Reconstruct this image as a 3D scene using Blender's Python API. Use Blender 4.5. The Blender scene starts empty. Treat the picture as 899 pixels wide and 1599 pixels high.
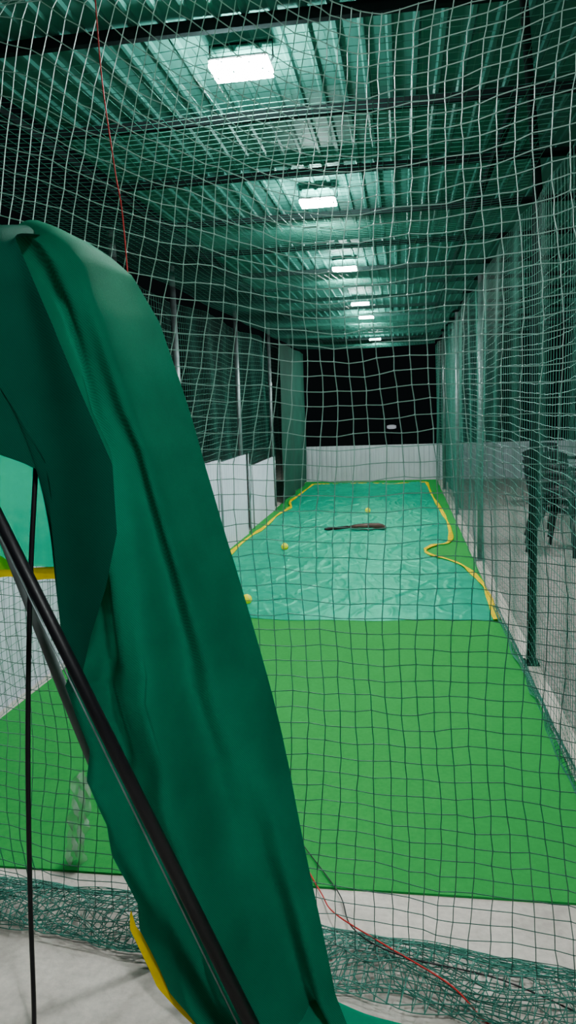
import bpy, math, random, bmesh
import numpy as np
from mathutils import Matrix, Vector, noise
random.seed(4); rng=np.random.default_rng(5)
COL=bpy.context.scene.collection

# ---------------------------------------------------------------- materials
def new_mat(name):
    m=bpy.data.materials.new(name); m.use_nodes=True
    nt=m.node_tree; b=nt.nodes['Principled BSDF']; return m,nt,b
def simple(name,col,rough=.6,metal=0,spec=.5,var=.12,scale=8,bump=0,bscale=60,trans=0,bdist=.01,weave=0):
    m,nt,b=new_mat(name)
    b.inputs['Roughness'].default_value=rough; b.inputs['Metallic'].default_value=metal
    b.inputs['Specular IOR Level'].default_value=spec
    tc=nt.nodes.new('ShaderNodeTexCoord')
    n=nt.nodes.new('ShaderNodeTexNoise'); n.inputs['Scale'].default_value=scale; n.inputs['Detail'].default_value=5
    nt.links.new(tc.outputs['Object'],n.inputs['Vector'])
    r=nt.nodes.new('ShaderNodeValToRGB')
    r.color_ramp.elements[0].position=.3; r.color_ramp.elements[1].position=.7
    r.color_ramp.elements[0].color=[c*(1-var) for c in col]+[1]
    r.color_ramp.elements[1].color=[min(1,c*(1+var)) for c in col]+[1]
    nt.links.new(n.outputs['Fac'],r.inputs['Fac']); colout=r.outputs['Color']
    if weave:
        wv=nt.nodes.new('ShaderNodeTexWave'); wv.inputs['Scale'].default_value=weave; wv.inputs['Distortion'].default_value=2.5
        wv.bands_direction='DIAGONAL'; nt.links.new(tc.outputs['Object'],wv.inputs['Vector'])
        mr=nt.nodes.new('ShaderNodeMapRange'); mr.inputs[3].default_value=.78; mr.inputs[4].default_value=1.15
        nt.links.new(wv.outputs['Fac'],mr.inputs[0])
        mm=nt.nodes.new('ShaderNodeVectorMath'); mm.operation='SCALE'; nt.links.new(colout,mm.inputs[0]); nt.links.new(mr.outputs[0],mm.inputs['Scale'])
        colout=mm.outputs[0]
    nt.links.new(colout,b.inputs['Base Color'])
    if bump:
        n2=nt.nodes.new('ShaderNodeTexNoise'); n2.inputs['Scale'].default_value=bscale; n2.inputs['Detail'].default_value=3
        nt.links.new(tc.outputs['Object'],n2.inputs['Vector'])
        bp=nt.nodes.new('ShaderNodeBump'); bp.inputs['Strength'].default_value=bump; bp.inputs['Distance'].default_value=bdist
        nt.links.new(n2.outputs['Fac'],bp.inputs['Height']); nt.links.new(bp.outputs['Normal'],b.inputs['Normal'])
    if trans:
        t=nt.nodes.new('ShaderNodeBsdfTranslucent'); nt.links.new(colout,t.inputs['Color'])
        mx=nt.nodes.new('ShaderNodeMixShader'); mx.inputs[0].default_value=trans
        out=nt.nodes['Material Output']
        nt.links.new(b.outputs[0],mx.inputs[1]); nt.links.new(t.outputs[0],mx.inputs[2]); nt.links.new(mx.outputs[0],out.inputs[0])
    return m
def emis(name,col,s):
    m,nt,b=new_mat(name)
    b.inputs['Base Color'].default_value=(1,1,1,1)
    b.inputs['Emission Color'].default_value=list(col)+[1]; b.inputs['Emission Strength'].default_value=s
    return m
M_turf=simple('turf_green',(.024,.25,.052),.95,spec=.0,var=.08,scale=60,bump=.4,bscale=400)
M_tarp=simple('tarp_teal',(.0,.32,.185),.43,metal=.25,spec=.0,var=.12,scale=4,bump=.6,bscale=16,bdist=.012)
M_cloth=simple('shade_cloth_green',(.0,.15,.08),.7,spec=.03,var=.12,scale=6,bump=.2,bscale=500,trans=.30,weave=95)
M_flap=simple('shade_cloth_flap_shaded',(.0,.070,.042),.7,spec=.03,var=.12,scale=6,bump=.2,bscale=500,trans=.10,weave=95)  # darker copy of the cloth, shade on the flap painted into the colour
M_cloth2=simple('shade_cloth_teal_lit',(.0,.40,.23),.6,spec=.0,var=.08,scale=6,trans=.7)  # brighter copy of the same cloth, light from behind painted in
M_yel=simple('yellow_hem',(.88,.60,.0),.55,var=.12,scale=20,spec=.0,trans=.3)
M_lime=simple('lime_cloth',(.35,.70,.02),.6,var=.12,scale=20,spec=.05,trans=.6)
M_net=simple('net_twine_green',(.02,.15,.11),.6,spec=.3,var=.2,scale=6)
M_roof=simple('roof_sheet',(.032,.14,.115),.50,metal=.22,spec=.0,var=.12,scale=1.5)
M_dark=simple('dark_painted_steel',(.008,.013,.013),.7,var=.2,spec=.0)
M_galv=simple('galvanised_steel',(.20,.25,.25),.4,metal=.6,var=.25,scale=14)
M_brace=simple('pale_steel',(.13,.16,.16),.5,metal=.1,var=.15,scale=14)
M_black=simple('black_plastic',(.005,.005,.007),.45,var=.2,spec=.3)
M_white=simple('white_panel',(.62,.66,.76),.5,var=.07,scale=3)
M_bwall=simple('white_wall_sheet',(.46,.50,.54),.5,var=.07,scale=3)
M_ball=simple('tennis_ball_felt',(.78,.72,.0),.8,var=.1,scale=50,bump=.3,bscale=300,spec=.1)
M_seam=simple('ball_seam',(.85,.85,.75),.7)
M_wood=simple('willow_wood',(.05,.028,.020),.5,var=.45,scale=12,spec=.1)
M_grip=simple('bat_grip',(.02,.012,.012),.6,spec=.1)
M_red=simple('red_wire',(.40,.015,.015),.5,spec=.2)
M_chair=simple('dark_chair_plastic',(.008,.012,.014),.4,spec=.4)
M_hous=simple('lamp_housing_grey',(.2,.22,.22),.5)
M_lens=emis('lamp_lens',(.93,1,.98),720)
M_garden=emis('garden_lamp_glow',(.8,.9,1),.3)
M_shade=simple('side_shade_net',(.012,.13,.088),.8,var=.2,scale=3,trans=.3)
M_plast=simple('clear_plastic_film',(.5,.55,.52),.25,var=.1)
M_plast.node_tree.nodes['Principled BSDF'].inputs['Alpha'].default_value=.35
M_netlit,nt,b=new_mat('net_twine_painted_light')
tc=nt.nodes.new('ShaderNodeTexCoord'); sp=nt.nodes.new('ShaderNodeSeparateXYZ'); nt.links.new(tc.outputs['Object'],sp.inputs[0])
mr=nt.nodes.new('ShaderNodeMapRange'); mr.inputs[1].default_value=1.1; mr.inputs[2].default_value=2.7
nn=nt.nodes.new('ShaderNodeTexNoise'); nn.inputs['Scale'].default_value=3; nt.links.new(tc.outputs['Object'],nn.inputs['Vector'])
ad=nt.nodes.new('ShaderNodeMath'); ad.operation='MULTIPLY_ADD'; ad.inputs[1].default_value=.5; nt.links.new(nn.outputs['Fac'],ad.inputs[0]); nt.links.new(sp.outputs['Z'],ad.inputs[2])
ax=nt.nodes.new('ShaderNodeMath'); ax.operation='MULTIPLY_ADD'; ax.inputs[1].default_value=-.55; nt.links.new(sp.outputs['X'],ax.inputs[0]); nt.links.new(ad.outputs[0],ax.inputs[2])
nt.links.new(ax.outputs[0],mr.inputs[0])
r=nt.nodes.new('ShaderNodeValToRGB'); r.color_ramp.elements[0].color=(.008,.070,.055,1); r.color_ramp.elements[1].color=(.30,.50,.43,1)  # paler towards the top left: lamp light painted into the twine colour
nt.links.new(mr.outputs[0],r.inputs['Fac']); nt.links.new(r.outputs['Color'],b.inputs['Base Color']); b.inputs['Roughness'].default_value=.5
M_floor,nt,b=new_mat('concrete_floor')
tc=nt.nodes.new('ShaderNodeTexCoord')
n=nt.nodes.new('ShaderNodeTexNoise'); n.inputs['Scale'].default_value=3; n.inputs['Detail'].default_value=8; n.inputs['Roughness'].default_value=.65
nt.links.new(tc.outputs['Object'],n.inputs['Vector'])
r=nt.nodes.new('ShaderNodeValToRGB'); r.color_ramp.elements[0].position=.3; r.color_ramp.elements[1].position=.68
r.color_ramp.elements[0].color=(.42,.375,.33,1); r.color_ramp.elements[1].color=(.74,.67,.60,1)
nt.links.new(n.outputs['Fac'],r.inputs['Fac'])
vo=nt.nodes.new('ShaderNodeTexNoise'); vo.inputs['Scale'].default_value=45; vo.inputs['Detail'].default_value=4
nt.links.new(tc.outputs['Object'],vo.inputs['Vector'])
mx=nt.nodes.new('ShaderNodeMix'); mx.data_type='RGBA'; mx.blend_type='MULTIPLY'; mx.inputs[0].default_value=.45
nt.links.new(r.outputs['Color'],mx.inputs[6]); nt.links.new(vo.outputs['Fac'],mx.inputs[7]); nt.links.new(mx.outputs[2],b.inputs['Base Color'])
bp=nt.nodes.new('ShaderNodeBump'); bp.inputs['Strength'].default_value=.3; bp.inputs['Distance'].default_value=.01
nt.links.new(vo.outputs['Fac'],bp.inputs['Height']); nt.links.new(bp.outputs['Normal'],b.inputs['Normal'])
b.inputs['Roughness'].default_value=.75
M_pave=simple('grey_gravel_paving',(.23,.22,.205),.9,var=.35,scale=30,bump=.6,bscale=60,spec=.1)

# ---------------------------------------------------------------- helpers
def mesh_obj(name,V,F,mat,parent=None,smooth=False,**kw):
    me=bpy.data.meshes.new(name); me.from_pydata(V,[],F); me.update()
    if mat: me.materials.append(mat)
    if smooth: me.polygons.foreach_set('use_smooth',[True]*len(me.polygons))
    o=bpy.data.objects.new(name,me); COL.objects.link(o)
    if parent: o.parent=parent
    for k,v in kw.items(): o[k]=v
    return o
def empty(name,loc,**kw):
    o=bpy.data.objects.new(name,None); o.empty_display_size=.1; o.location=loc; COL.objects.link(o)
    for k,v in kw.items(): o[k]=v
    return o
def box_geo(x0,x1,y0,y1,z0,z1):
    V=[(x0,y0,z0),(x1,y0,z0),(x1,y1,z0),(x0,y1,z0),(x0,y0,z1),(x1,y0,z1),(x1,y1,z1),(x0,y1,z1)]
    F=[(0,3,2,1),(4,5,6,7),(0,1,5,4),(1,2,6,5),(2,3,7,6),(3,0,4,7)]
    return V,F
def box(name,x0,x1,y0,y1,z0,z1,mat,parent=None,bev=0,**kw):
    V,F=box_geo(x0,x1,y0,y1,z0,z1); o=mesh_obj(name,V,F,mat,parent,**kw)
    if bev:
        md=o.modifiers.new('b','BEVEL'); md.width=bev; md.segments=2
    return o
def tube(name,pts,r,mat,parent=None,n=12,smooth=True,**kw):
    pts=[Vector(p) for p in pts]; V=[];F=[]
    rs=r if isinstance(r,(list,tuple)) else [r]*len(pts)
    prev=None
    for i,p in enumerate(pts):
        a=pts[max(i-1,0)]; c=pts[min(i+1,len(pts)-1)]; d=(c-a).normalized()
        if prev is None:
            ref=Vector((0,0,1)) if abs(d.z)<.9 else Vector((1,0,0)); u=d.cross(ref).normalized()
        else:
            u=(prev-d*prev.dot(d)).normalized()
        prev=u; w=d.cross(u)
        for k in range(n):
            t=2*math.pi*k/n; V.append(tuple(p+(u*math.cos(t)+w*math.sin(t))*rs[i]))
    for i in range(len(pts)-1):
        for k in range(n):
            F.append((i*n+k,i*n+(k+1)%n,(i+1)*n+(k+1)%n,(i+1)*n+k))
    F.append(tuple(range(n))[::-1]); F.append(tuple((len(pts)-1)*n+k for k in range(n)))
    return mesh_obj(name,V,F,mat,parent,smooth=smooth,**kw)
def smoothpath(pts,m=8):
    pts=[Vector(p) for p in pts]; out=[]
    P=[pts[0]]+pts+[pts[-1]]
    for i in range(1,len(P)-2):
        for k in range(m):
            t=k/m; a,b_,c,d=P[i-1],P[i],P[i+1],P[i+2]
            out.append(.5*((2*b_)+(c-a)*t+(2*a-5*b_+4*c-d)*t*t+(3*b_-a-3*c+d)*t**3))
    out.append(pts[-1]); return out
def grid_faces(nu,nv):
    return [(i*nv+j,(i+1)*nv+j,(i+1)*nv+j+1,i*nv+j+1) for i in range(nu-1) for j in range(nv-1)]
def net(name,P,th,mat,knots=False,**kw):
    ni,nj,_=P.shape
    A=np.concatenate([P[:-1].reshape(-1,3),P[:,:-1].reshape(-1,3)])
    B=np.concatenate([P[1:].reshape(-1,3),P[:,1:].reshape(-1,3)])
    D=B-A; L=np.linalg.norm(D,axis=1,keepdims=True); L[L<1e-6]=1; D=D/L
    ref=np.array([.37,.61,.70]); U=np.cross(D,ref); U/=np.linalg.norm(U,axis=1,keepdims=True)+1e-9; W=np.cross(D,U)
    h=th/2; V=[]
    for end in (A,B):
        for k in range(3):
            t=2*math.pi*k/3; V.append(end+(U*math.cos(t)+W*math.sin(t))*h)
    N=len(A); V=np.stack(V,1).reshape(-1,3)
    base=(np.arange(N)*6)[:,None]
    F=np.concatenate([base+np.array([[0,1,4,3]]),base+np.array([[1,2,5,4]]),base+np.array([[2,0,3,5]])])
    if knots:
        K=P.reshape(-1,3); kk=th*1.15
        off=np.array([[1,0,0],[-1,0,0],[0,1,0],[0,-1,0],[0,0,1],[0,0,-1]])*kk
        KV=(K[:,None,:]+off[None]).reshape(-1,3); kb=(np.arange(len(K))*6)[:,None]+len(V)
        KF=[]
        for t in [(0,2,4),(2,1,4),(1,3,4),(3,0,4),(2,0,5),(1,2,5),(3,1,5),(0,3,5)]: KF.append(kb+np.array([t]))
        V=np.concatenate([V,KV]); F=F.tolist()+np.concatenate(KF).tolist()
    else: F=F.tolist()
    return mesh_obj(name,V.tolist(),F,mat,None,**kw)

# ---------------------------------------------------------------- camera
cam=bpy.data.cameras.new('camera'); cam.sensor_fit='VERTICAL'; cam.sensor_height=36; cam.lens=26.0; cam.clip_start=.02
co=bpy.data.objects.new('camera',cam); COL.objects.link(co)
co.matrix_world=Matrix.Translation((0,0,1.6))@(Matrix.Rotation(math.radians(8.84),3,'Z')@Matrix.Rotation(math.radians(81.71),3,'X')@Matrix.Rotation(math.radians(-2),3,'Z')).to_4x4()
bpy.context.scene.camera=co

# ---------------------------------------------------------------- world
w=bpy.data.worlds.new('night'); bpy.context.scene.world=w; w.use_nodes=True
w.node_tree.nodes['Background'].inputs[0].default_value=(.45,.7,.75,1); w.node_tree.nodes['Background'].inputs[1].default_value=.005

# ---------------------------------------------------------------- structure
mesh_obj('floor',[(-8,-3,0),(9,-3,0),(9,26,0),(-8,26,0)],[(0,1,2,3)],M_floor,kind='structure')
V,F=box_geo(.80,6,2.6,15.0,0,.004); mesh_obj('gravel_paving',V,F,M_pave,label='grey gravel paving outside the side net',category='paving')
V=[];F=[];xs=[];x=-1.52
prof=[(0,0),(.045,0),(.053,.009),(.066,.009),(.074,0)]
per=.09
while x<3.4:
    for dx,dz in prof: xs.append((x+dx,2.83-dz))
    x+=per
for y in (-1.5,15.0):
    for X,Z in xs: V.append((X,y,Z))
m=len(xs)
for i in range(m-1): F.append((i,i+1,m+i+1,m+i))
mesh_obj('ceiling',V,F,M_roof,kind='structure')
def corr_wall(name,p0,p1,h,mat,dep=.006,**kw):
    p0=Vector(p0);p1=Vector(p1); d=(p1-p0); L=d.length; d.normalize(); nrm=Vector((-d.y,d.x,0)); V=[];F=[];s=0
    pts=[]
    while s<L:
        for ds,o in ((0,0),(.05,0),(.06,dep),(.09,dep)):
            if s+ds<=L: pts.append(p0+d*(s+ds)+nrm*o)
        s+=.1
    for p in pts:
        V.append((p.x,p.y,.0)); V.append((p.x,p.y,h))
    n_=len(pts)
    for i in range(n_-1): F.append((2*i,2*i+2,2*i+3,2*i+1))
    q=[(p-nrm*.02) for p in pts]
    for p in q: V.append((p.x,p.y,0)); V.append((p.x,p.y,h))
    for i in range(n_-1):
        F.append((2*n_+2*i+1,2*n_+2*i+3,2*n_+2*i+2,2*n_+2*i)); F.append((2*i+1,2*i+3,2*n_+2*i+3,2*n_+2*i+1))
    F.append((0,1,2*n_+1,2*n_)); e=2*n_-2; F.append((e,2*n_+e,2*n_+e+1,e+1))
    return mesh_obj(name,V,F,mat,**kw)
corr_wall('wall_back',(-2.2,15.08,0),(6,15.08,0),.72,M_bwall,dep=.012,kind='structure')

def channel(name,x0,x1,y,z,mat,**kw):
    h=.036;w_=.028;t=.004
    P=[(0,0),(w_,0),(w_,.009),(w_-t,.009),(w_-t,t),(t,t),(t,h-t),(w_-t,h-t),(w_-t,h-.009),(w_,h-.009),(w_,h),(0,h)]
    V=[(x,y+a,z+b_) for x in (x0,x1) for a,b_ in P]; n_=len(P)
    F=[(i,(i+1)%n_,n_+(i+1)%n_,n_+i) for i in range(n_)]+[tuple(range(n_))[::-1],tuple(range(n_,2*n_))]
    return mesh_obj(name,V,F,mat,**kw)
for y in (-.9,0,.85,1.7,2.48,3.25,4.06,4.97,5.96,7.02,7.95,8.9,9.85,10.8,11.75,12.7,13.65,14.75):
    channel('roof_purlin',-1.52,3.3,y,2.781,M_dark,label='dark steel purlin channel under the corrugated roof',category='roof beam',group='roof purlins')
for X,y0,l in ((.47,3.3,'long dark steel rafter running along the roof'),(-1.52,-1.5,'dark steel edge beam along the roof eave'),(3.3,-1.5,'dark steel edge beam along the outer roof eave')):
    box('roof_rafter',X-.015,X+.015,y0,15.0,2.748,2.781,M_dark,label=l,category='roof beam',bev=.004)
tube('post_top_standin',[(.35,2.317,2.715),(.755,4.41,2.715)],[.012,.024],M_dark,n=12,label='made-up dark diagonal tube standing in for the upper post',category='roof beam')  # made-up tube that reads as the post's upper part in camera view

# ---------------------------------------------------------------- posts
def post(x,y,h,mat,label,r=.026):
    e=empty('net_post',(x,y,0),label=label,category='post',group='net posts')
    tube('pole',[(0,0,.006),(0,0,h)],r,mat,e,n=16)
    box('base_plate',-.045,.045,-.05,.05,0,.010,mat,e,bev=.003)
    for sx in (-.034,.034):
        for sy in (-.038,.038): tube('bolt',[(sx,sy,.010),(sx,sy,.02)],.006,mat,e,n=6,smooth=False)
    return e
for y in (4.45,7.4,10.4,13.4):
    post(.76,y,2.74,M_dark if y<5 else M_galv,'dark steel post beside the side net' if y<5 else 'galvanised steel post beside the side net')
for y in (5.2,6.6,9.15,11.5,13.6):
    post(-2.0,y,2.85,M_galv,'galvanised steel post beside the white panels')
# ---------------------------------------------------------------- turf, tarp
V=[(-2.12,2.24),(.70,2.24),(.70,15.03),(-1.93,15.03),(-1.93,5.5),(-2.1,5.2)]
n_=len(V); V=[(x,y,0) for x,y in V]+[(x,y,.008) for x,y in V]
F=[tuple(range(n_))[::-1],tuple(range(n_,2*n_))]+[(i,(i+1)%n_,n_+(i+1)%n_,n_+i) for i in range(n_)]
mesh_obj('artificial_turf',V,F,M_turf,label='bright green artificial turf strip on the concrete',category='turf')

redge=[(5.28,.66),(6.04,.68),(6.6,.65),(7.19,.53),(7.56,.30),(7.85,.24),(8.1,.35),(8.3,.52),(9.28,.58),(10.6,.56),(12.4,.50),(14.4,.48)]
ledge=[(5.28,-1.80),(6.3,-1.84),(7.27,-1.84),(8.5,-1.84),(9.3,-1.78),(10.5,-1.77),(11.2,-1.70),(11.9,-1.80),(13,-1.76),(14.4,-1.72)]
def interp(T,y): return float(np.interp(y,[a for a,_ in T],[b_ for _,b_ in T]))
def wr(x,y):
    a=noise.noise(Vector((x*2.2+y*.6,y*1.1-x*.5,3)));b_=noise.noise(Vector((x*5-y*2,y*3+x,7)))
    c=max(0,1-abs(noise.noise(Vector((x*1.6+3,y*1.0-x*.9,1))))*14)
    c2=max(0,1-abs(noise.noise(Vector((x*3.2-y*1.2,y*2.0+x*.9,21))))*13)
    c3=max(0,1-abs(noise.noise(Vector((x*5.2+y*1.9,y*1.6-x*2.6,41))))*11)
    return .02+.004*a+.002*b_+.012*c+.010*c2+.008*c3
nu,nv=210,620; V=[]
for i in range(nu):
    for j in range(nv):
        y=5.29+(14.4-5.29)*j/(nv-1); u=i/(nu-1)
        x=interp(ledge,y)*(1-u)+interp(redge,y)*u
        e=min(1,min(u,1-u)*12, j/10)
        yy=y+(.03*math.sin(x*3.1)+.015*math.sin(x*9) if j<8 else 0)*(1-j/8)
        V.append((x,yy,.012+(wr(x,y)-.010)*e))
tarp=empty('ground_tarp',(0,0,0),label='wrinkled teal plastic tarp with yellow hem on the turf',category='tarp')
mesh_obj('sheet',V,grid_faces(nu,nv),M_tarp,tarp,smooth=True)
def ribbon(name,pts,w_,mat,parent,z=.026):
    P=smoothpath([Vector((x,y,z)) for x,y in pts],8); V=[];F=[]
    for i,p in enumerate(P):
        d=(P[min(i+1,len(P)-1)]-P[max(i-1,0)]).normalized(); n_=Vector((-d.y,d.x,0))
        zz=.004*math.sin(i*.7)
        ww=w_*(.85+.3*math.sin(i*.45)+.15*math.sin(i*1.1))
        V+= [tuple(p+n_*ww+Vector((0,0,zz))),tuple(p+Vector((0,0,.004+zz))),tuple(p-n_*ww+Vector((0,0,-.003)))]
    for i in range(len(P)-1):
        for k in range(2): F.append((3*i+k,3*i+k+1,3*i+k+4,3*i+k+3))
    return mesh_obj(name,V,F,mat,parent,smooth=True)
ribbon('yellow_hem',[(x,y) for y,x in redge],.025,M_yel,tarp)
ribbon('yellow_hem',[(x,y) for y,x in ledge],.026,M_yel,tarp)
ribbon('yellow_hem',[(-1.7,14.4),(-1.1,14.37),(-.6,14.42),(-.2,14.2),(.1,14.35),(.48,14.4)],.022,M_yel,tarp)

# ---------------------------------------------------------------- balls, bat
def ball(x,y,z,r,label):
    e=empty('tennis_ball',(x,y,z+r),label=label,category='ball',group='balls on the tarp')
    bm=bmesh.new(); bmesh.ops.create_icosphere(bm,subdivisions=3,radius=r); me=bpy.data.meshes.new('felt'); bm.to_mesh(me); bm.free()
    me.materials.append(M_ball); me.polygons.foreach_set('use_smooth',[True]*len(me.polygons))
    o=bpy.data.objects.new('felt',me); COL.objects.link(o); o.parent=e
    pts=[]
    for k in range(41):
        t=2*math.pi*k/40
        q=Vector((math.cos(t)+.3*math.cos(3*t),math.sin(t)-.3*math.sin(3*t),1.1*math.sin(2*t))).normalized()*r*1.005
        pts.append(q)
    tube('seam',pts,r*.035,M_seam,e,n=6)
    e.rotation_euler=(random.random()*3,random.random()*3,0)
for x,y,z,r,l in ((-1.27,7.85,.020,.040,'yellow-green tennis ball on the tarp'),(-1.24,5.66,.018,.042,'yellow-green tennis ball near the tarp front edge'),
    (-.48,10.5,.020,.040,'yellow-green tennis ball past the bat on the tarp')):
    ball(x,y,z,r,l)
bat=empty('cricket_bat',(-.57,9.1,.065),label='dark wooden cricket bat lying on the tarp',category='cricket bat')
V=[];F=[];n_=10
st=[(-.10,.018,.012),(-.06,.035,.02),(-.02,.062,.026),(.06,.066,.032),(.2,.066,.040),(.28,.066,.046),(.34,.064,.032),(.37,.052,.018),(.38,.035,.01)]
for X,hw,t in st:
    for k in range(n_):
        a=2*math.pi*k/n_; c,s=math.cos(a),math.sin(a)
        yy=hw*(abs(c)**.5)*(1 if c>=0 else -1); zz=(t if s>0 else t*.35)*abs(s)*(1 if s>=0 else -1)-.25*(X-.1)**2*.9
        V.append((X,yy,zz))
for i in range(len(st)-1):
    for k in range(n_): F.append((i*n_+k,i*n_+(k+1)%n_,(i+1)*n_+(k+1)%n_,(i+1)*n_+k))
F+= [tuple(range(n_))[::-1],tuple((len(st)-1)*n_+k for k in range(n_))]
mesh_obj('blade',V,F,M_wood,bat,smooth=True)
tube('grip',[(-.39,0,-.035),(-.385,0,-.034),(-.36,0,-.03),(-.22,0,-.016),(-.09,0,-.005)],[.014,.021,.019,.019,.020],M_grip,bat)
bat.rotation_euler=(0,0,.05)

# ---------------------------------------------------------------- white side panels (left)
def panel(p0,p1,h,label):
    e=empty('boundary_panel',p0,label=label,category='panel',group='white side panels')
    q=Vector(p1)-Vector(p0)
    o=corr_wall('sheet',(0,0,0),tuple(q),h,M_white); o.parent=e
    for t in (.02,.98):
        p=q*t; tube('stake',[(p.x+.05,p.y,0),(p.x+.05,p.y,h+.01)],.008,M_galv,e,n=8)
panel((-2.19,2.3,0),(-2.19,4.95,0),.72,'white ribbed side panel beside the turf')
panel((-1.95,5.4,0),(-1.93,7.6,0),1.04,'tall white ribbed side panel beside the turf')
panel((-1.95,7.63,0),(-1.92,9.0,0),1.0,'white side panel standing next to a steel post')
panel((-1.95,9.3,0),(-1.93,11.0,0),.82,'low white panel beyond the steel post')

# ---------------------------------------------------------------- shade walls at far end
def shade(name,x,y0,y1,z0,z1,label):
    ny=80;nz=24;V=[]
    for i in range(ny):
        y=y0+(y1-y0)*i/(ny-1)
        for j in range(nz):
            z=z0+(z1-z0)*j/(nz-1)
            V.append((x+.03*math.sin(y*5+.5*math.sin(z*2))*(1-.5*z/2.7),y,z))
    mesh_obj(name,V,grid_faces(ny,nz),M_shade,smooth=True,label=label,category='shade cloth')
shade('shade_curtain',-1.90,11.8,14.95,.02,2.58,'green shade curtain hanging at the lane side')
shade('shade_curtain',.86,10.8,14.95,.02,2.68,'green shade curtain hanging behind the side net')

# ---------------------------------------------------------------- nets
def yb(x): return 1.97-.15*(x+.66)
cell=.045
nx=int((0.68+2.6)/cell)+1; nz=int(2.72/.043)+1
P=np.zeros((nx,nz,3))
for i in range(nx):
    for j in range(nz):
        s=i/(nx-1); t=j/(nz-1); x=-2.6+3.28*s; z=.06+2.70*t
        y0=yb(max(x,-2.1)); y=y0*(1-t)+2.14*t+.04*math.sin(x*4+z*1.5)*math.sin(math.pi*t)+.015*math.sin(z*9+x*3)
        k=max(0,z-1.45)
        zz=z+k*.36*max(0,-x-.1)**1.2-.13*math.sin(math.pi*min(1,max(0,(x+1.3)/1.9)))*t*k
        xx=x+.03*k*math.sin(z*2.5)+.009*math.sin(z*7+i*.30)+.30*k*max(0,-x-.05)
        low=max(0,.5-z)
        xx+=low*.05*math.sin(i*.7)
        zz+=.006*math.sin(i*.5+j*.1)+.003*math.sin(i*1.2+j*.7)
        P[i,j]=(xx+random.uniform(-.0025,.0025),y+random.uniform(-.003,.003),zz+random.uniform(-.0025,.0025))
P[:,:,2]=np.where(P[:,:,2]>2.72,2.72+(P[:,:,2]-2.72)*.12,P[:,:,2])
net('cricket_net',P,.0030,M_netlit,knots=True,label='green knotted cricket net hanging across the lane entrance',category='net')
def side(x,y0,y1,z1,label,cell=.055,th=.0028,bulge=.05):
    ny=int((y1-y0)/cell)+1; nz=int(z1/cell)+1; P=np.zeros((ny,nz,3))
    for i in range(ny):
        for j in range(nz):
            y=y0+(y1-y0)*i/(ny-1); z=.03+(z1-.03)*j/(nz-1)
            sag=.06*math.sin(y*2.1)*(z/z1)
            P[i,j]=(x+bulge*math.sin(y*1.7+z*.8)*math.sin(math.pi*z/z1)+.010*math.sin(y*8),y+.03*math.sin(z*3+y),z-sag*.5+random.uniform(-.003,.003))
    net('cricket_net',P,th,M_net,label=label,category='net')
side(.685,2.25,14.9,2.60,'green side net hanging between steel posts',bulge=.025,cell=.052,th=.0028)
side(-2.10,2.25,14.9,2.60,'green side net hanging along the white panels',bulge=.04,th=.0032)
ny=int(12.6/.055)+1; nxx=int(2.7/.055)+1; P=np.zeros((ny,nxx,3))
for i in range(ny):
    for j in range(nxx):
        y=2.25+12.6*i/(ny-1); s=j/(nxx-1); x=-2.0+2.66*s
        P[i,j]=(x+.02*math.sin(y*3),y+.03*math.sin(x*4),2.67-.05*math.sin(math.pi*s)*(.6+.4*math.sin(y*3.4)) )
net('cricket_net',P,.0021,M_net,label='green overhead net stretched under the roof',category='net')
def pile(pts,w_,h,rows,label,name='bunched_net'):
    Q=smoothpath([Vector(p) for p in pts],10); L=sum((Q[i+1]-Q[i]).length for i in range(len(Q)-1))
    n_=int(L/.034); acc=[0]
    for i in range(len(Q)-1): acc.append(acc[-1]+(Q[i+1]-Q[i]).length)
    P=np.zeros((n_,rows,3))
    for i in range(n_):
        s=L*i/(n_-1); k=min(len(Q)-2,max(0,int(np.searchsorted(acc,s))-1)); f=(s-acc[k])/max(1e-6,acc[k+1]-acc[k]); p=Q[k].lerp(Q[k+1],min(1,f))
        d=(Q[k+1]-Q[k]).normalized(); nn=Vector((-d.y,d.x,0))
        for j in range(rows):
            a=noise.noise(Vector((s*3.2,j*.14,1))); b_=noise.noise(Vector((s*3.6+9,j*.2,5))); c=noise.noise(Vector((s*3,j*.25,11)))
            ph=j*.34+1.6*a+s*1.2
            off=w_*(1.0*math.sin(ph)+.45*b_+.05*math.sin(j*2.1+s*9)); lay=j/rows
            zz=.008+h*(.15+.5*lay+.5*abs(c)+.25*abs(math.cos(ph)))*math.exp(-(off/w_)**2*.5)
            q=p+nn*off+d*(.07*c+.012*math.sin(j*1.3))
            P[i,j]=(q.x,q.y,zz)
    net(name,P,.0032,M_net,label=label,category='net')
pile([(-2.1,2.14,0),(-1.35,2.05,0),(-.66,1.97,0),(0,1.88,0),(.44,1.80,0),(.75,1.77,0)],.105,.06,40,'tangled slack of green net bunched on the concrete')
pile([(.69,1.95,0),(.70,2.6,0),(.69,3.3,0),(.69,4.3,0),(.69,5.6,0)],.022,.055,14,'slack net gathered along the turf edge')

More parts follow.
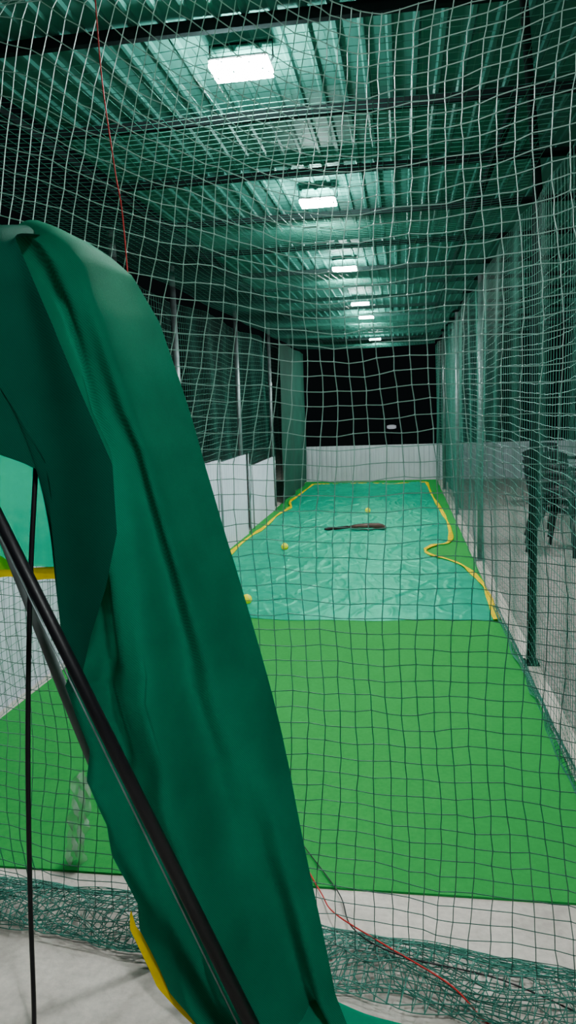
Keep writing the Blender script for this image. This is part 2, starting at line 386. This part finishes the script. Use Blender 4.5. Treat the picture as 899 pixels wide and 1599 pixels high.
# ---------------------------------------------------------------- lamps
def lamp(x,y,sp=1.0):
    e=empty('flood_lamp',(x,y,2.74),label='white rectangular led flood lamp hanging under the roof, some of the lamps added unseen',category='lamp',group='ceiling flood lamps')
    box('housing',-.102,.102,-.068,.068,0,.012,M_hous,e,bev=.005)
    V,F=box_geo(-.10,.10,-.066,.066,-.018,-.001); mesh_obj('lens',V,F,M_lens,e)
    tube('bracket',[(-.102,0,.008),(-.109,0,.02),(-.109,0,.075),(.109,0,.075),(.109,0,.02),(.102,0,.008)],.004,M_dark,e,n=8)
    ld=bpy.data.lights.new('added_roof_glow','AREA'); ld.size=.16; ld.energy=sp; ld.color=(.85,1,.96)  # extra upward light, added for the glow on the roof sheets
    lo=bpy.data.objects.new('added_roof_glow',ld); COL.objects.link(lo); lo.location=(x,y+.12,2.745); lo.rotation_euler=(math.radians(180-52),0,0)
for x,y,s in ((.35,.15,1),(-.52,2.66,8),(-.45,4.42,11),(-.46,6.6,16),(-.45,8.95,18),(-.45,10.4,18),(-.45,14.1,22)): lamp(x,y,s)  # first lamp is added out of view to brighten front net and cloth
lamp(2.9,6.9,2); lamp(3.1,11.6,2)  # both added outside the view to light paving, chairs and end wall

# ---------------------------------------------------------------- stacked chairs outside
def chair(x,y,rz,z,label):
    e=empty('plastic_chair',(x,y,z),label=label,category='chair',group='dark chairs outside the net'); e.rotation_euler=(0,0,rz)
    n1=9;V=[]
    for i in range(n1):
        for j in range(n1):
            u=i/(n1-1)*2-1;v=j/(n1-1)*2-1
            V.append((u*.22,v*.21,.44-.02*(1-u*u)*(1-v*v)-(.02*max(0,-v-.6)/.4)))
    s=mesh_obj('seat',V,grid_faces(n1,n1),M_chair,e,smooth=True); s.modifiers.new('s','SOLIDIFY').thickness=.014
    V=[];F=[]
    def slat(a,b_):
        k=len(V)
        for q in range(7):
            z_=.46+.38*q/6; yy=.21+.10*q/6
            for X in (a,b_): V.append((X*(1-.08*q/6),yy+.03*(1-(X/.22)**2)*-1+.03,z_))
        for q in range(6): F.append((k+2*q,k+2*q+1,k+2*q+3,k+2*q+2))
    for a in (-.215,-.13,-.045,.04,.125): slat(a,a+.06 if a<.12 else a+.09)
    k=len(V)
    for q in range(9):
        X=-.21+.42*q/8; V.append((X,.315-.02*(1-(X/.22)**2)+.02,.82)); V.append((X,.325-.02*(1-(X/.22)**2)+.02,.89-.03*abs(X/.22)**2))
    for q in range(8): F.append((k+2*q,k+2*q+2,k+2*q+3,k+2*q+1))
    bk=mesh_obj('backrest',V,F,M_chair,e); bk.modifiers.new('s','SOLIDIFY').thickness=.014
    for sx in (-1,1):
        tube('leg',[(sx*.20,-.18,.43),(sx*.25,-.24,0.0)],[.026,.020],M_chair,e,n=8)
        tube('leg',[(sx*.20,.19,.43),(sx*.24,.28,0.0)],[.026,.020],M_chair,e,n=8)
        tube('armrest',smoothpath([(sx*.23,-.2,.42),(sx*.27,-.21,.58),(sx*.28,-.1,.66),(sx*.26,.1,.66),(sx*.22,.27,.68)],5),.026,M_chair,e,n=8)
for k in range(3): chair(1.64,7.8+.04*k,.9,.004+.08*k,'dark plastic chair stacked beside the net')
chair(1.85,9.0,1.3,.004,'dark plastic armchair on grey paving'); chair(2.3,11.4,.4,.004,'dark plastic armchair near white boards')
chair(2.2,10.0,2.2,.004,'dark plastic armchair turned toward the stack')

e=empty('garden_lamp',(-.28,23.1,0),label='small dim garden lamp standing beyond the end wall',category='lamp')
tube('stem',[(0,0,0),(0,0,.74)],.02,M_dark,e,n=10)
tube('lamp_head',[(0,0,.74),(0,0,.76),(0,0,.84),(0,0,.86)],[.08,.14,.14,.06],M_garden,e,n=12)

# ---------------------------------------------------------------- draped cloth in front
cl=empty('draped_shade_cloth',(-.8,1.72,0),label='dark green shade cloth draped over a bar, yellow hem',category='cloth')
off=Vector((-.8,1.72,0))
Rt=[(2.075,-.86),(2.045,-.80),(2.0,-.735),(1.95,-.685),(1.83,-.635),(1.67,-.59),(1.44,-.53),(1.16,-.45),(.74,-.345),(.33,-.245),(.10,-.185),(.03,-.15),(.008,-.12)]
Lt=[(2.075,-1.35),(2.045,-1.2),(2.0,-1.05),(1.85,-.97),(1.60,-.93),(1.50,-.86),(1.36,-.845),(1.19,-.835),(1.08,-.85),(.95,-.865),(.88,-.90),(.80,-.875),(.70,-.835),(.61,-.845),(.50,-.785),(.42,-.775),(.30,-.715),(.23,-.715),(.09,-.64),(.008,-.54)]
def ip(T,z):
    T=sorted(T); return float(np.interp(z,[a for a,_ in T],[b_ for _,b_ in T]))
def ymain(u,v,z,x):
    d=min(1,max(0,(2.075-z))/.25)
    y=1.745+d*(.052*math.sin(u*7+v*2.4)+.038*math.sin(u*15-v*3.4)+.014*math.sin(u*27+v*5))
    y+= .13*max(0,(u-.82)/.18)**2*min(1,.3+z)
    y+= .10*(1-min(1,(2.075-z)/.07))**2
    y+= .010*noise.noise(Vector((x*6,z*4,2)))
    y-= .11*max(0,(.6-z)/.6)
    return y,d
nu,nv=110,180; V=[]
for i in range(nu):
    u=i/(nu-1)
    for j in range(nv):
        v=j/(nv-1)
        if j<12: z=2.075-(.10)*(j/12)**2
        else: z=1.975-(1.967)*((j-12)/(nv-13))
        xl=ip(Lt,z); xr=ip(Rt,z); x=xl*(1-u)+xr*u
        y,d=ymain(u,v,z,x)
        V.append((x-off.x+.01*math.sin(z*9)*(1 if u<.5 else .3),y-off.y,max(.004,z+.012*math.sin(u*23)*(1-d))))
mesh_obj('front_drape',V,grid_faces(nu,nv),M_cloth,cl,smooth=True)
US=[0,.62,.69,.705,.712,.716,.74,.80,.88,.95,1.0]
XB=[-1.45,-.92,-.845,-.825,-.82,-.815,-.80,-.775,-.735,-.685,-.648]
ZB=[1.58,1.525,1.475,1.465,1.45,1.10,.92,.95,1.07,1.19,1.32]
nu,nv=180,90;V=[]
for i in range(nu):
    u=i/(nu-1)
    xb=float(np.interp(u,US,XB)); zb=float(np.interp(u,US,ZB)); xt=-1.45+.60*u
    for j in range(nv):
        v=j/(nv-1)
        zt=2.07-.02*u; z=zt*(1-v)+zb*v
        if v<.10: z=zt-(zt-zb)*.10*(v/.10)**2
        q=min(1,max(0,(zt-z)/.57))
        x=xt+(xb-xt)*(q**1.1)
        a=(x+.86)/(.10+.5*q)
        pl=.038*math.sin(a*5.5)*min(1,q*2.2)+.020*math.sin(a*12+1)*min(1,q*2)
        dip=-.028*math.exp(-((x+.855)/.02)**2)*(1-v)**2
        y=1.58+pl+.18*(1-min(1,(zt-z)/.07))**2
        ymax=1.63 if q>.12 else 1.80
        if y>ymax-.02 and q>.12: y=ymax-.02+.02*math.tanh((y-ymax+.02)/.02)
        V.append((x-off.x,y-off.y,z+dip))
mesh_obj('folded_flap',V,grid_faces(nu,nv),M_flap,cl,smooth=True,label='doubled fold of the cloth, its shade painted darker')
nu,nv=40,40;V=[]
def ry(x,z): return 1.93+.02*math.sin(x*11+z*2)
for i in range(nu):
    for j in range(nv):
        z=1.17+.86*j/(nv-1); x=-1.7+(.95-.14*max(0,(z-1.6)/.4))*i/(nu-1); yy=ry(x,z)-.10*max(0,(z-1.93)/.1)
        V.append((x-off.x,yy-off.y,z))
mesh_obj('rear_drape',V,grid_faces(nu,nv),M_cloth2,cl,smooth=True,label='teal back layer, light from behind painted brighter')
V=[]
for i in range(40):
    x=-1.7+.95*i/39
    for j in range(5): V.append((x-off.x,ry(x,1.2)-.008-off.y,1.135+.035*j/4+.003*math.sin(i*1.1)))
mesh_obj('yellow_hem',V,grid_faces(40,5),M_yel,cl,smooth=True,label='bright yellow hem strip')
V=[]
for i in range(16):
    for j in range(8):
        u=i/15;v=j/7; x=-1.42+.34*u; zt=1.17+.16*(1-u)**.7
        V.append((x-off.x,1.895+.008*math.sin(u*8)-off.y,1.165+(zt-1.165)*v))
mesh_obj('lime_corner',V,grid_faces(16,8),M_lime,cl,smooth=True,label='lime green cloth corner above the hem')
V=[];nh=60
for i in range(nh):
    t=i/(nh-1)
    if t<.55: z=.27-.262*(t/.55); x0=ip(Lt,z); u0=0
    else: z=.008; u0=(t-.55)/.45*.45; x0=ip(Lt,z)*(1-u0)+ip(Rt,z)*u0
    y,_=ymain(u0,1,z,x0)
    wd=.030*min(1,i/12+.15)
    for j in range(4):
        q=j/3
        if t<.55: V.append((x0-.014+wd*q*1.0-off.x,y-.014-off.y,max(.006,z+.012*q)))
        else: V.append((x0-off.x,y-.022-.01*q-off.y,.006+wd*q))
mesh_obj('yellow_hem',V,grid_faces(nh,4),M_yel,cl,smooth=True,label='bright yellow hem strip')
V=[]
for i in range(24):
    for j in range(20):
        u=i/23;v=j/19
        x=-.34+.36*u; y=1.52+.26*v*(1-.55*u)+.06*u
        V.append((x-off.x,y-off.y,.010+.02*(1-u)*v+.010*(1+math.sin(u*9+v*5))*(1-u*.6)*.8))
mesh_obj('trailing_corner',V,grid_faces(24,20),M_cloth2,cl,smooth=True,label='teal corner spread on the concrete')

stnd=empty('cloth_stand',(-.8,1.8,0),label='steel frame stand carrying the draped cloth',category='stand'); o_=Vector((-.8,1.8,0))
def T(pts): return [tuple(Vector(p)-o_) for p in pts]
tube('crossbar',T([(-2.3,1.88,2.02),(-.92,1.88,2.01)]),.013,M_galv,stnd)
tube('leg',T([(-.92,1.88,2.01),(-.48,1.88,.0)]),.013,M_galv,stnd)
tube('leg',T([(-2.3,1.88,2.02),(-2.3,1.88,0)]),.013,M_galv,stnd)
tube('brace',T([(-1.22,1.87,1.70),(-1.13,1.87,1.4),(-1.035,1.87,1.10),(-.95,1.87,.83),(-.68,1.88,.0)]),.015,M_brace,stnd,label='pale grey steel brace')
pl=empty('black_pole',(-.36,1.55,0),label='thick black tube leaning diagonally before the cloth',category='pole'); q0=Vector((-.36,1.55,0))
A=Vector((-.312,1.515,.0)); B=Vector((-1.025,1.43,1.82))
tube('tube',[tuple(A-q0+Vector((0,0,.03))),tuple(B-q0)],[.0180,.0110],M_black,pl,n=24)
tube('foot_cap',[tuple(A-q0),tuple(A-q0+(B-A)*.03)],[.022,.022],M_black,pl,n=24)
d=(B-A).normalized(); sd=Vector((-.75,-.6,-.3)); sd=(sd-d*sd.dot(d)).normalized()
tube('silver_trim',[tuple(A-q0+(B-A)*.03+sd*.0180),tuple(A-q0+(B-A)*.85+sd*.0123)],.0020,M_galv,pl,n=8,label='thin silver edge strip')
tube('hanging_cable',smoothpath([(-.853,1.655,1.60),(-.857,1.65,1.5),(-.878,1.61,1.2),(-.905,1.58,.8),(-.93,1.57,.4),(-.945,1.56,.06),(-.96,1.555,.012),(-1.05,1.50,.012)],8),.0062,M_black,n=10,label='black rubber cable hanging straight down to the concrete',category='cable')
tube('red_wire',smoothpath([(-.80,2.06,2.74),(-.79,2.05,2.71),(-.785,2.05,2.48),(-.765,2.05,2.25),(-.75,2.05,2.09),(-.74,2.04,1.6),(-.72,2.03,1.0)],8),.0020,M_red,n=6,label='thin red wire hanging by the front net',category='wire')
tube('red_wire',smoothpath([(-.55,2.62,.02),(-.41,2.45,.02),(-.28,2.2,.02),(-.22,2.06,.05),(-.07,1.92,.07),(.11,1.80,.06),(.2,1.74,.01),(.33,1.62,.005)],8),.0024,M_red,n=6,label='thin red wire trailing over bunched net',category='wire')
tube('black_wire',smoothpath([(-.5,2.7,.02),(-.38,2.47,.02),(-.22,2.2,.02),(-.16,2.0,.05),(-.02,1.88,.07),(.25,1.83,.06),(.5,1.76,.01)],8),.0022,M_black,n=6,label='thin black wire trailing over bunched net',category='wire')
V=[]
for i in range(9):
    for j in range(26):
        z=.34*j/25; V.append((-1.20+.065*i/8+.008*math.sin(j*1.3+i)+.06*j/25,2.28+.025*math.sin(i*1.7+j*.8),.010+z))
mesh_obj('plastic_film',V,grid_faces(9,26),M_plast,smooth=True,label='crumpled clear plastic strip standing at turf edge',category='plastic film')
